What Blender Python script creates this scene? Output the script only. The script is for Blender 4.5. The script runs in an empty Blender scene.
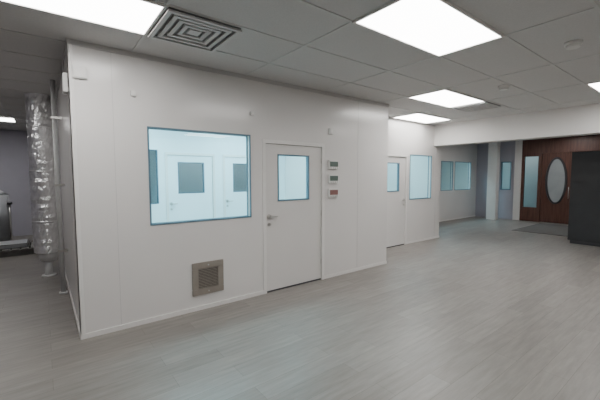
import bpy, bmesh, math
from mathutils import Vector, Matrix
S=bpy.context.scene

# ---------------------------------------------------------------- materials
def new_mat(n):
    m=bpy.data.materials.new(n); m.use_nodes=True
    nt=m.node_tree; b=nt.nodes['Principled BSDF']; return m,nt,b
def pmat(n,col,rough=.5,metal=0,var=.04,scale=6,bump=0,spec=.5,bscale=60):
    m,nt,b=new_mat(n)
    tc=nt.nodes.new('ShaderNodeTexCoord'); no=nt.nodes.new('ShaderNodeTexNoise')
    no.inputs['Scale'].default_value=scale; no.inputs['Detail'].default_value=3
    nt.links.new(tc.outputs['Object'],no.inputs['Vector'])
    r=nt.nodes.new('ShaderNodeValToRGB')
    r.color_ramp.elements[0].position=.3; r.color_ramp.elements[1].position=.7
    r.color_ramp.elements[0].color=[c*(1-var) for c in col]+[1]
    r.color_ramp.elements[1].color=[min(1,c*(1+var)) for c in col]+[1]
    nt.links.new(no.outputs['Fac'],r.inputs['Fac']); nt.links.new(r.outputs['Color'],b.inputs['Base Color'])
    b.inputs['Roughness'].default_value=rough; b.inputs['Metallic'].default_value=metal
    b.inputs['Specular IOR Level'].default_value=spec
    if bump:
        n2=nt.nodes.new('ShaderNodeTexNoise'); n2.inputs['Scale'].default_value=bscale
        nt.links.new(tc.outputs['Object'],n2.inputs['Vector'])
        bp=nt.nodes.new('ShaderNodeBump'); bp.inputs['Strength'].default_value=bump; bp.inputs['Distance'].default_value=.02
        nt.links.new(n2.outputs['Fac'],bp.inputs['Height']); nt.links.new(bp.outputs['Normal'],b.inputs['Normal'])
    return m
def emat(n,col,s):
    m,nt,b=new_mat(n); b.inputs['Base Color'].default_value=list(col)+[1]
    b.inputs['Emission Color'].default_value=list(col)+[1]; b.inputs['Emission Strength'].default_value=s; return m
def gmat(n,tint):
    m=bpy.data.materials.new(n); m.use_nodes=True; nt=m.node_tree; nt.nodes.clear()
    o=nt.nodes.new('ShaderNodeOutputMaterial'); mx=nt.nodes.new('ShaderNodeMixShader')
    t=nt.nodes.new('ShaderNodeBsdfTransparent'); t.inputs['Color'].default_value=list(tint)+[1]
    g=nt.nodes.new('ShaderNodeBsdfGlossy'); g.inputs['Roughness'].default_value=.02
    f=nt.nodes.new('ShaderNodeLayerWeight'); f.inputs['Blend'].default_value=.5
    p=nt.nodes.new('ShaderNodeMath'); p.operation='POWER'; p.inputs[1].default_value=5
    a=nt.nodes.new('ShaderNodeMath'); a.operation='MULTIPLY_ADD'; a.inputs[1].default_value=.9; a.inputs[2].default_value=.07
    nt.links.new(f.outputs['Facing'],p.inputs[0]); nt.links.new(p.outputs[0],a.inputs[0])
    nt.links.new(a.outputs[0],mx.inputs[0]); nt.links.new(t.outputs[0],mx.inputs[1]); nt.links.new(g.outputs[0],mx.inputs[2])
    nt.links.new(mx.outputs[0],o.inputs[0]); return m

WALL=pmat('cleanroom_panel_white',(.75,.73,.715),.2,var=.015,scale=1.2,spec=.5)
WIN_WALL=pmat('cleanroom_inner_panel',(.78,.86,.88),.4,var=.02,scale=2)
DOORM=pmat('door_paint',(.715,.695,.68),.3,var=.015,scale=2)
TRIM=pmat('trim_white',(.78,.765,.745),.35,var=.02)
SEAM=pmat('panel_seam',(.56,.55,.54),.5)
GREYW=pmat('grey_wall_paint',(.42,.41,.47),.7,var=.04,scale=2)
PAINT=pmat('room_wall_paint',(.66,.65,.63),.6,var=.02,scale=2)
SOFF=pmat('soffit_paint',(.74,.72,.70),.6,var=.02,scale=2)
TILE=pmat('ceiling_tile',(.64,.632,.625),.9,var=.04,scale=90,bump=.2,bscale=150)
TBAR=pmat('ceiling_tbar',(.64,.64,.63),.5)
DARK=pmat('blue_gasket',(.12,.20,.26),.35)
BLACK=pmat('black_laminate',(.022,.024,.027),.45,var=.1)
CHAR=pmat('charcoal_edge',(.05,.05,.055),.4)
STEEL=pmat('brushed_steel',(.55,.54,.52),.3,metal=1,var=.05,scale=20)
GRILLE=pmat('grille_metal',(.33,.295,.26),.35,metal=.4,var=.06,scale=12)
GRILLED=pmat('grille_filter',(.15,.13,.115),.6,var=.1,scale=40)
DIFF=pmat('diffuser_metal',(.62,.62,.62),.4,var=.02)
DIFFD=pmat('diffuser_gap',(.20,.20,.20),.6)
PLAST=pmat('device_plastic',(.74,.74,.72),.4)
LCD=pmat('lcd_glass',(.13,.17,.15),.25)
LCDR=pmat('lcd_amber',(.26,.14,.13),.25)
FOIL=pmat('foil_insulation',(.86,.86,.87),.32,metal=.9,var=.12,scale=14,bump=.8,bscale=16)
PVC=pmat('white_pvc',(.6,.6,.6),.35)
TANK=pmat('grey_tank',(.34,.35,.37),.4)
RUB=pmat('floor_mat_rubber',(.13,.125,.12),.9,bump=.4)
PAL=pmat('pallet_grey',(.12,.115,.11),.8,var=.2,scale=10)
GLASS=gmat('clear_glass',(.86,.97,1.0))
GLASSD=gmat('tinted_glass',(.50,.68,.74))
FROST=pmat('oval_glass',(.36,.39,.40),.12,var=.06,scale=3)
LIGHT=emat('led_panel',(1,.985,.96),14.5)
CLIGHT=emat('cleanroom_led_panel',(.52,.89,1.0),26.0)
DIML=emat('dim_led_panel',(1,.98,.96),7.0)

def wood(n,c1,c2):
    m,nt,b=new_mat(n)
    tc=nt.nodes.new('ShaderNodeTexCoord'); mp=nt.nodes.new('ShaderNodeMapping'); mp.inputs['Scale'].default_value=(8,8,.7)
    no=nt.nodes.new('ShaderNodeTexNoise'); no.inputs['Scale'].default_value=3; no.inputs['Detail'].default_value=6
    r=nt.nodes.new('ShaderNodeValToRGB'); r.color_ramp.elements[0].color=list(c1)+[1]; r.color_ramp.elements[1].color=list(c2)+[1]
    r.color_ramp.elements[0].position=.3; r.color_ramp.elements[1].position=.7
    L=nt.links.new; L(tc.outputs['Object'],mp.inputs['Vector']); L(mp.outputs[0],no.inputs['Vector']); L(no.outputs['Fac'],r.inputs['Fac']); L(r.outputs[0],b.inputs['Base Color'])
    b.inputs['Roughness'].default_value=.4; return m
WOOD=wood('mahogany_wood',(.075,.031,.023),(.14,.06,.042))

def floor_mat():
    m,nt,b=new_mat('grey_vinyl_plank'); L=nt.links.new
    tc=nt.nodes.new('ShaderNodeTexCoord')
    br=nt.nodes.new('ShaderNodeTexBrick')
    br.inputs['Scale'].default_value=1; br.inputs['Brick Width'].default_value=1.22; br.inputs['Row Height'].default_value=.18
    br.inputs['Mortar Size'].default_value=.0016; br.inputs['Mortar Smooth'].default_value=.3; br.offset=.37; br.offset_frequency=2
    br.inputs['Color1'].default_value=(.215,.198,.182,1); br.inputs['Color2'].default_value=(.26,.241,.222,1); br.inputs['Mortar'].default_value=(.14,.127,.116,1)
    L(tc.outputs['Object'],br.inputs['Vector'])
    mp=nt.nodes.new('ShaderNodeMapping'); mp.inputs['Scale'].default_value=(1.3,11,1)
    no=nt.nodes.new('ShaderNodeTexNoise'); no.inputs['Scale'].default_value=2.2; no.inputs['Detail'].default_value=6; no.inputs['Roughness'].default_value=.6
    L(tc.outputs['Object'],mp.inputs['Vector']); L(mp.outputs[0],no.inputs['Vector'])
    r=nt.nodes.new('ShaderNodeValToRGB'); r.color_ramp.elements[0].position=.3; r.color_ramp.elements[1].position=.72
    r.color_ramp.elements[0].color=(.82,.82,.82,1); r.color_ramp.elements[1].color=(1.16,1.16,1.16,1)
    L(no.outputs['Fac'],r.inputs['Fac'])
    mx=nt.nodes.new('ShaderNodeMix'); mx.data_type='RGBA'; mx.blend_type='MULTIPLY'; mx.inputs['Factor'].default_value=1
    L(br.outputs['Color'],mx.inputs['A']); L(r.outputs['Color'],mx.inputs['B']); L(mx.outputs['Result'],b.inputs['Base Color'])
    b.inputs['Roughness'].default_value=.38
    return m
FLOOR=floor_mat()

# ---------------------------------------------------------------- mesh builder
class B:
    def __init__(s): s.bm=bmesh.new(); s.mats=[]
    def mi(s,m):
        if m not in s.mats: s.mats.append(m)
        return s.mats.index(m)
    def _fin(s,vs,m):
        i=s.mi(m)
        for f in {f for v in vs for f in v.link_faces}: f.material_index=i
    def box(s,x0,x1,y0,y1,z0,z1,m,bev=0):
        r=bmesh.ops.create_cube(s.bm,size=1)
        vs=r['verts']
        for v in vs: v.co=Vector(((x0+x1)/2+v.co.x*(x1-x0),(y0+y1)/2+v.co.y*(y1-y0),(z0+z1)/2+v.co.z*(z1-z0)))
        s._fin(vs,m)
        if bev:
            es=list({e for v in vs for e in v.link_edges})
            bmesh.ops.bevel(s.bm,geom=es,offset=bev,segments=2,affect='EDGES')
        return s
    def pane_y(s,x0,x1,y,z0,z1,m):
        f=s.bm.faces.new([s.bm.verts.new(c) for c in ((x0,y,z0),(x1,y,z0),(x1,y,z1),(x0,y,z1))]); f.material_index=s.mi(m)
    def pane_x(s,x,y0,y1,z0,z1,m):
        f=s.bm.faces.new([s.bm.verts.new(c) for c in ((x,y1,z0),(x,y0,z0),(x,y0,z1),(x,y1,z1))]); f.material_index=s.mi(m)
    def cyl(s,c,r,h,m,axis='z',seg=32,r2=None,smooth=True):
        q=bmesh.ops.create_cone(s.bm,cap_ends=True,segments=seg,radius1=r,radius2=r if r2 is None else r2,depth=h)
        R={'z':Matrix(),'x':Matrix.Rotation(math.pi/2,4,'Y'),'y':Matrix.Rotation(math.pi/2,4,'X')}[axis]
        bmesh.ops.transform(s.bm,matrix=Matrix.Translation(c)@R,verts=q['verts'])
        s._fin(q['verts'],m)
        if smooth:
            for f in {f for v in q['verts'] for f in v.link_faces}:
                if len(f.verts)==4: f.smooth=True
        return s
    def done(s,name):
        bb=[v.co for v in s.bm.verts]
        c=Vector([(min(v[i] for v in bb)+max(v[i] for v in bb))/2 for i in range(3)])
        if name in('floor',): c=Vector((0,0,0))
        for v in s.bm.verts: v.co-=c
        me=bpy.data.meshes.new(name); s.bm.to_mesh(me); s.bm.free()
        for m in s.mats: me.materials.append(m)
        o=bpy.data.objects.new(name,me); o.location=c; S.collection.objects.link(o); return o

def wall_y(name,x0,x1,y,t,z1,openings,m,inner=None):
    """wall parallel to X, face at y, thickness t (to +y); openings (xa,xb,za,zb)"""
    b=B(); xs=x0
    for xa,xb,za,zb in sorted(openings):
        b.box(xs,xa,y,y+t,0,z1,m)
        if za>0: b.box(xa,xb,y,y+t,0,za,m)
        b.box(xa,xb,y,y+t,zb,z1,m); xs=xb
    b.box(xs,x1,y,y+t,0,z1,m)
    return b.done(name)

D=3.874; H=2.846; C=2.894; T=.08
D2=4.70; D3=6.35; YB=7.0
# ---------------------------------------------------------------- room shell
B().box(-4.1,16,-4.1,13,-.1,0,FLOOR).done('floor')
B().box(-4.1,16,-4.1,13,C,C+.1,TILE).done('ceiling')
B().box(-4.1,-4,-4.1,13,0,C,GREYW).done('wall_left')
B().box(-4,14,12,12.1,0,C,GREYW).done('wall_back')
B().box(-4,16,-4.1,-4,0,C,PAINT).done('wall_right')

# ceiling T-bar grid
GX=[2.115+1.315*k for k in range(-5,5)]; GY=[1.37+.65*k for k in range(-8,17)]
b=B()
for x in GX: b.box(x-.012,x+.012,-4,12,C-.006,C,TBAR)
for y in GY: b.box(-4,7.9,y-.012,y+.012,C-.007,C,TBAR)
b.done('ceiling_grid')

# ceiling light panels
def panel(x0,y0,w=1.315,d=.65,z=C,m=LIGHT,name='ceiling_light_panel'):
    b=B(); f=.02
    b.box(x0+f,x0+w-f,y0+f,y0+d-f,z-.012,z-.008,m)
    for a in ((x0,x0+f,y0,y0+d),(x0+w-f,x0+w,y0,y0+d),(x0+f,x0+w-f,y0,y0+f),(x0+f,x0+w-f,y0+d-f,y0+d)):
        b.box(*a,z-.02,z-.003,TRIM)
    return b.done(name)
for x,y in [(2.10,1.36),(-.515,2.67),(4.745,2.67),(6.06,3.97),(6.06,.70),(3.43,-2.53),(-.515,-.6),(6.06,-2.53)]:
    panel(x,y)
panel(-1.72,9.55); panel(-1.83,5.27,m=DIML)  # the dim one is unseen, added to brighten the foil duct
panel(9.5,1.5,m=DIML); panel(10.5,4.3,m=DIML); panel(12.0,2.9,m=DIML)  # unseen fill panels added behind the header to lighten the far area

# air diffusers
def diffuser(x0,y0,w=.65):
    b=B(); b.box(x0+.02,x0+w-.02,y0+.02,y0+w-.02,C-.010,C-.004,DIFFD)
    cx,cy=x0+w/2,y0+w/2
    for i,h in enumerate([.31,.245,.18,.115]):
        t=.034; z1=C-.004; z0=C-.035+ .004*i
        b.box(cx-h,cx+h,cy-h,cy-h+t,z0,z0+.014,DIFF); b.box(cx-h,cx+h,cy+h-t,cy+h,z0,z0+.014,DIFF)
        b.box(cx-h,cx-h+t,cy-h+t,cy+h-t,z0,z0+.014,DIFF); b.box(cx+h-t,cx+h,cy-h+t,cy+h-t,z0,z0+.014,DIFF)
    b.box(cx-.05,cx+.05,cy-.05,cy+.05,C-.02,C-.01,DIFF)
    return b.done('ceiling_air_diffuser')
diffuser(.80,2.67); diffuser(6.06,2.67)
def detector(x,y):
    b=B(); b.cyl((x,y,C-.015),.07,.03,TRIM); b.cyl((x,y,C-.04),.055,.03,PLAST,r2=.06); return b.done('smoke_detector')
detector(4.13,1.03); detector(5.3,2.1)

# soffit / header
B().box(7.9,8.2,-4,D2,2.375,C,SOFF).done('trim_soffit_header')

# ---------------------------------------------------------------- cleanroom block
W1=(.921,2.164,1.08,2.142); D1=(2.343,3.448,0,2.105)
wall_y('wall_cleanroom_front',.244,4.987,D,T,H,[W1,D1],WALL)
B().box(.244,.244+T,D+T,8.6,0,H,WALL).done('wall_cleanroom_left')
B().box(4.987-T,4.987,D+T,YB,0,H,WALL).done('wall_cleanroom_partition')
D2o=(5.68,6.78,0,2.105); W2=(6.88,7.79,1.06,2.12)
wall_y('wall_cleanroom_recess',4.987,8.22,D2,T,H,[D2o,W2],WALL)
B().box(8.22-T,8.22,D2+T,D3,0,H,WALL).done('wall_cleanroom_side')
W3=(11.15,11.95,1.1,2.15); W4=(12.1,13.3,1.1,2.15)
wall_y('wall_cleanroom_far',8.14,14.0,D3,T,C,[W3,W4],WALL)
B().box(.32,14.0,8.6,8.68,0,C,WIN_WALL).done('wall_cleanroom_back')
# inner partition with doors and windows
I1=(1.25,1.83,1.08,2.142); ID=(1.97,3.02,0,2.105); ID2=(3.21,4.26,0,2.105)
wall_y('wall_cleanroom_inner',.324,8.14,YB,.06,H-.08,[I1,ID,ID2,(6.9,7.8,1.06,2.1)],WIN_WALL)
B().box(.324,4.907,D+T,8.6,H-.08,H,WIN_WALL).done('ceiling_cleanroom')
B().box(4.987,8.14,D2+T,8.6,H-.08,H,WIN_WALL).done('ceiling_cleanroom_recess')
for x,y in [(.7,4.5),(2.9,4.5),(.7,5.8),(2.9,5.8),(5.6,5.5),(6.6,5.5)]:
    panel(x,y,w=1.22 if x<5 else .95,d=.61,z=H-.08,m=CLIGHT,name='cleanroom_light_panel')
panel(3.0,7.5,w=1.22,d=.61,z=H-.08,m=DIML,name='cleanroom_light_panel')
panel(11.2,7.0,w=1.22,d=.61,m=CLIGHT,name='cleanroom_light_panel'); panel(12.6,7.0,w=1.22,d=.61,m=CLIGHT,name='cleanroom_light_panel')

# seams, base and top trim
b=B()
for x in (.60,4.2): b.box(x-.002,x+.002,D-.002,D,.05,H,SEAM)
for x in (5.3,8.0): b.box(x-.002,x+.002,D2-.002,D2,.05,H,SEAM)
b.done('trim_panel_seams')
b=B(); b.box(.236,D1[0],D-.01,D,0,.05,TRIM); b.box(D1[1],4.99,D-.01,D,0,.05,TRIM); b.done('baseboard_front')
b=B(); b.box(4.99,D2o[0],D2-.01,D2,0,.05,TRIM); b.box(D2o[1],8.23,D2-.01,D2,0,.05,TRIM); b.done('baseboard_recess')
B().box(8.22,14.0,D3-.01,D3,0,.05,TRIM).done('baseboard_far')
B().box(.234,.244,D-.005,8.6,0,.05,TRIM).done('baseboard_left')
b=B(); b.box(.236,.28,D-.008,D,.05,H,TRIM); b.box(.236,.244,D-.008,D+.04,.05,H,TRIM); b.done('trim_corner')
b=B(); b.box(.236,4.99,D-.012,D+T,H,C,SEAM); b.box(4.99,8.23,D2-.012,D2+T,H,C,SEAM); b.box(.236,.32,D+T,8.6,H,C,SEAM); b.done('trim_top_channel')

def window(name,o,y,t=T,glass=GLASS):
    xa,xb,za,zb=o; b=B(); f=.012
    for yy0,yy1 in ((y-.006,y+.012),(y+t-.012,y+t+.006)):
        b.box(xa-f*.4,xb+f*.4,yy0,yy1,za-f*.4,za+f,DARK); b.box(xa-f*.4,xb+f*.4,yy0,yy1,zb-f,zb+f*.4,DARK)
        b.box(xa-f*.4,xa+f,yy0,yy1,za+f,zb-f,DARK); b.box(xb-f,xb+f*.4,yy0,yy1,za+f,zb-f,DARK)
    b.pane_y(xa+.001,xb-.001,y+.006,za+.001,zb-.001,glass)
    return b.done(name)
window('window_1',W1,D); window('window_2',W2,D2); window('window_3',W3,D3); window('window_4',W4,D3)
window('window_5',I1,YB,.06,GLASSD); window('window_6',(6.9,7.8,1.06,2.1),YB,.06,GLASSD)

def door(name,o,y,t=T,side='l',glass=GLASS,m=DOORM):
    xa,xb,_,zb=o; b=B(); f=.05
    b.box(xa,xa+f,y-.012,y+t,0,zb,TRIM); b.box(xb-f,xb,y-.012,y+t,0,zb,TRIM); b.box(xa+f,xb-f,y-.012,y+t,zb-f,zb,TRIM)
    x0,x1,z0,z1=xa+f+.005,xb-f-.005,.012,zb-f-.005
    y0,y1=y+.012,y+.056
    wx0,wx1,wz0,wz1=xa+.26,xa+.81,1.27,1.91
    b.box(x0,wx0,y0,y1,z0,z1,m); b.box(wx1,x1,y0,y1,z0,z1,m)
    b.box(wx0,wx1,y0,y1,z0,wz0,m); b.box(wx0,wx1,y0,y1,wz1,z1,m)
    g=.013
    for a in ((wx0-g*.5,wx1+g*.5,wz0-g*.5,wz0+g),(wx0-g*.5,wx1+g*.5,wz1-g,wz1+g*.5),(wx0-g*.5,wx0+g,wz0+g,wz1-g),(wx1-g,wx1+g*.5,wz0+g,wz1-g)):
        b.box(a[0],a[1],y0-.006,y1+.006,a[2],a[3],DARK)
    b.pane_y(wx0+.001,wx1-.001,y0+.018,wz0+.001,wz1-.001,glass)
    # shadow gap
    b.box(xa+f,xa+f+.006,y+.02,y+.05,0,z1,CHAR); b.box(xb-f-.006,xb-f,y+.02,y+.05,0,z1,CHAR); b.box(xa+f,xb-f,y+.02,y+.05,z1,z1+.006,CHAR)
    b.box(x0,x1,y+.010,y+.05,0,.022,CHAR)
    hx=x0+.05 if side=='l' else x1-.05; s=1 if side=='l' else -1
    b.cyl((hx,y0-.006,1.06),.032,.012,STEEL,'y',24)
    b.cyl((hx,y0-.03,1.06),.011,.05,STEEL,'y',16)
    b.box(min(hx-s*.01,hx+s*.12),max(hx-s*.01,hx+s*.12),y0-.062,y0-.044,1.05,1.07,STEEL,.004)
    b.cyl((hx,y0-.006,.95),.022,.012,STEEL,'y',20)
    hg=x1 if side=='l' else x0
    for z in (.3,1.05,1.85): b.cyl((hg+s*.004,y0-.004,z),.007,.09,STEEL,'z',12)
    return b.done(name)
door('door_1',D1,D); door('door_2',D2o,D2,side='r'); door('door_3',ID,YB,.06,glass=GLASSD,m=WIN_WALL); door('door_4',ID2,YB,.06,glass=GLASSD,m=WIN_WALL)

# return air grille
b=B(); x0,x1,z0,z1=1.36,1.755,.185,.58; f=.075
b.box(x0,x1,D-.02,D,z0,z0+f,GRILLE,.004); b.box(x0,x1,D-.02,D,z1-f,z1,GRILLE,.004); b.box(x0,x0+f,D-.02,D,z0+f,z1-f,GRILLE,.004); b.box(x1-f,x1,D-.02,D,z0+f,z1-f,GRILLE,.004)
b.box(x0+f,x1-f,D-.006,D,z0+f,z1-f,GRILLED)
n=13
for i in range(n):
    z=z0+f+(i+.5)*(z1-z0-2*f)/n; b.box(x0+f,x1-f,D-.012,D-.006,z-.0025,z+.0025,GRILLE)
b.cyl(((x0+x1)/2,D-.024,z1-f/2),.008,.01,STEEL,'y',12); b.cyl(((x0+x1)/2,D-.024,z0+f/2),.008,.01,STEEL,'y',12)
b.done('return_air_grille')

# pressure monitors
for i,(z0,z1) in enumerate([(1.72,1.86),(1.50,1.64),(1.28,1.42)]):
    b=B(); b.box(3.515,3.735,D-.035,D,z0,z1,PLAST,.008)
    b.box(3.54,3.71,D-.038,D-.034,z0+.04,z1-.022,LCDR if i==2 else LCD)
    for k in range(4): b.cyl((3.56+.045*k,D-.036,z0+.02),.006,.006,CHAR,'y',12)
    b.done('pressure_monitor')
# small white plastic boxes on the wall
def wbox(x,y,z,w,h):
    b=B(); b.box(x-w/2,x+w/2,y-.03,y,z-h/2,z+h/2,PLAST,.006); b.box(x-w/2+.012,x+w/2-.012,y-.034,y-.03,z-h/2+.012,z+h/2-.012,TRIM); b.done('small_wall_box')
wbox(.33,D,2.60,.12,.12); wbox(3.57,D,2.30,.08,.09); wbox(.79,D,2.47,.05,.06); wbox(2.19,D,2.42,.06,.05)
b=B(); b.box(.20,.244,3.95,4.10,2.42,2.60,PLAST,.006); b.done('small_wall_box')

# ---------------------------------------------------------------- utility aisle (left)
b=B(); b_=b.bm
seg=40; zs=[.40+i*(C-.40)/44 for i in range(45)]
rings=[]
import random; random.seed(3)
for k,z in enumerate(zs):
    r=.18+.005*math.sin(k*2.6)+random.uniform(-.003,.003); ox=.03+random.uniform(-.004,.004); ring=[]
    for i in range(seg):
        a=2*math.pi*i/seg; rr=r+random.uniform(-.006,.006)
        ring.append(b_.verts.new((ox+rr*math.cos(a),6.8+rr*math.sin(a),z)))
    rings.append(ring)
i0=b.mi(FOIL)
for k in range(len(rings)-1):
    for i in range(seg):
        f=b_.faces.new((rings[k][i],rings[k][(i+1)%seg],rings[k+1][(i+1)%seg],rings[k+1][i])); f.smooth=False; f.material_index=i0
f=b_.faces.new(list(reversed(rings[0]))); f.material_index=i0
b.cyl((.03,6.8,.33),.11,.16,PVC,r2=.15); b.cyl((.03,6.8,.12),.055,.26,PVC)
for z in (.9,1.7,2.4): b.cyl((.03,6.8,z),.187,.03,FOIL)
b.cyl((.03,6.8,.01),.1,.02,PVC)
b.done('foil_insulated_duct')
b=B(); b.cyl((.17,5.6,C/2),.03,C,PVC); b.cyl((.17,5.6,.015),.05,.03,PVC)
for z in (.6,1.5,2.4): b.box(.13,.244,5.57,5.63,z-.015,z+.015,STEEL)
b.done('drain_pipe')
b=B(); b.cyl((-.88,10.4,.66),.25,1.1,TANK,r2=.25); b.cyl((-.88,10.4,1.26),.25,.12,TANK,r2=.1); b.cyl((-.88,10.4,1.34),.06,.06,CHAR); b.cyl((-.88,10.4,.06),.27,.12,CHAR)
b.cyl((-.62,10.25,.5),.02,1.0,STEEL); b.cyl((-.62,10.25,1.02),.05,.06,CHAR)
b.done('water_tank')
b=B()
for i in range(6): b.box(-1.0+i*.15,-.88+i*.15,8.9,10.0,.11,.135,PAL)
for y in (8.95,9.42,9.9): b.box(-1.0,-.13,y,y+.09,0,.11,PAL)
b.box(-.9,-.3,9.1,9.7,.135,.22,TANK,.01); b.done('pallet')

# ---------------------------------------------------------------- far entrance
XF=13.8
b=B(); b.box(XF,XF+.1,4.98,5.1,0,C,GREYW); b.box(XF,XF+.1,5.45,D3,0,C,GREYW); b.box(XF,XF+.1,5.1,5.45,0,1.1,GREYW); b.box(XF,XF+.1,5.1,5.45,2.15,C,GREYW)
b.box(XF,XF+.1,-4,2.45,0,C,GREYW); b.done('wall_far')
b=B(); b.pane_x(XF+.02,5.1,5.45,1.1,2.15,GLASSD)
for a in ((5.1,5.13,1.1,2.15),(5.42,5.45,1.1,2.15),(5.13,5.42,1.1,1.13),(5.13,5.42,2.12,2.15)): b.box(XF-.01,XF+.05,a[0],a[1],a[2],a[3],DARK)
b.done('window_7')
B().box(15.9,16,-4,13,0,C,PAINT).done('wall_outer')
panel(14.3,4.8,z=C,m=DIML)
B().box(13.15,13.4,5.34,5.66,0,C,TRIM,.01).done('column')
B().box(XF-.06,XF+.1,4.76,4.98,0,C,TRIM,.005).done('trim_entrance_post')
# sidelight + wood door with oval glass
b=B(); X0,X1=XF-.02,XF+.08
b.box(X0,X1,4.15,4.25,0,C,WOOD); b.box(X0,X1,4.68,4.76,0,C,WOOD); b.box(X0,X1,4.25,4.68,0,.5,WOOD); b.box(X0,X1,4.25,4.68,2.3,C,WOOD)
b.pane_x(XF+.02,4.25,4.68,.5,2.3,GLASSD)
b.box(X0-.01,X1,2.45,4.15,2.4,2.5,WOOD); b.box(X0,X1,2.45,4.15,2.5,C,WOOD)
b.done('trim_entrance_surround')
def oval_door(name,yc,hs):
    b=B(); y0,y1=yc-.42,yc+.42; b.box(XF,XF+.05,y0,y1,.01,2.4,WOOD,.004)
    n=48; bm=b.bm; ri=b.mi(CHAR); gi=b.mi(FROST); zc=1.45
    def ring(a,c,x): return [bm.verts.new((x,yc+a*math.cos(2*math.pi*i/n),zc+c*math.sin(2*math.pi*i/n))) for i in range(n)]
    o0=ring(.31,.80,XF-.001); o1=ring(.29,.78,XF-.03); o2=ring(.25,.74,XF-.03); o3=ring(.24,.73,XF-.008)
    for A,Bb in ((o0,o1),(o1,o2),(o2,o3)):
        for i in range(n):
            f=bm.faces.new((A[i],A[(i+1)%n],Bb[(i+1)%n],Bb[i])); f.material_index=ri
    f=bm.faces.new(o3); f.material_index=gi
    b.cyl((XF-.04,yc+hs*.36,1.05),.012,.4,STEEL); b.box(XF-.04,XF,yc+hs*.36-.01,yc+hs*.36+.01,.9,.92,STEEL); b.box(XF-.04,XF,yc+hs*.36-.01,yc+hs*.36+.01,1.18,1.2,STEEL)
    return b.done(name)
oval_door('door_5',3.72,-1); oval_door('door_6',2.88,1)
B().box(11.0,13.4,2.3,4.0,0,.012,RUB,.004).done('door_mat')
# black cabinet
b=B(); b.box(9.95,10.5,.9,2.40,.08,2.17,BLACK,.006); b.box(9.99,10.46,.94,2.36,0,.08,CHAR)
for y0,y1 in ((.91,1.645),(1.655,2.39)): b.box(9.93,9.95,y0,y1,.1,2.15,BLACK,.004)
for y in (1.6,1.7): b.cyl((9.905,y,1.1),.008,.25,CHAR); 
for y in (1.6,1.7):
    for z in (1.0,1.2): b.box(9.905,9.93,y-.005,y+.005,z-.005,z+.005,CHAR)
b.done('black_storage_cabinet')

# ---------------------------------------------------------------- world + camera
w=bpy.data.worlds.new('world'); S.world=w; w.use_nodes=True
w.node_tree.nodes['Background'].inputs[0].default_value=(.5,.55,.6,1); w.node_tree.nodes['Background'].inputs[1].default_value=.2
yaw,pit,rol=math.radians(52.44),math.radians(3.92),math.radians(-.16)
fw=Vector((math.cos(yaw)*math.cos(pit),math.sin(yaw)*math.cos(pit),-math.sin(pit)))
r=Vector((math.sin(yaw),-math.cos(yaw),0)); u=r.cross(fw)
r2=r*math.cos(rol)+u*math.sin(rol); u2=-r*math.sin(rol)+u*math.cos(rol)
M=Matrix((( r2.x,u2.x,-fw.x,0),(r2.y,u2.y,-fw.y,0),(r2.z,u2.z,-fw.z,1.6),(0,0,0,1)))
cd=bpy.data.cameras.new('camera'); cd.sensor_width=36; cd.lens=335.04/600*36
co=bpy.data.objects.new('camera',cd); co.matrix_world=M; S.collection.objects.link(co); S.camera=co
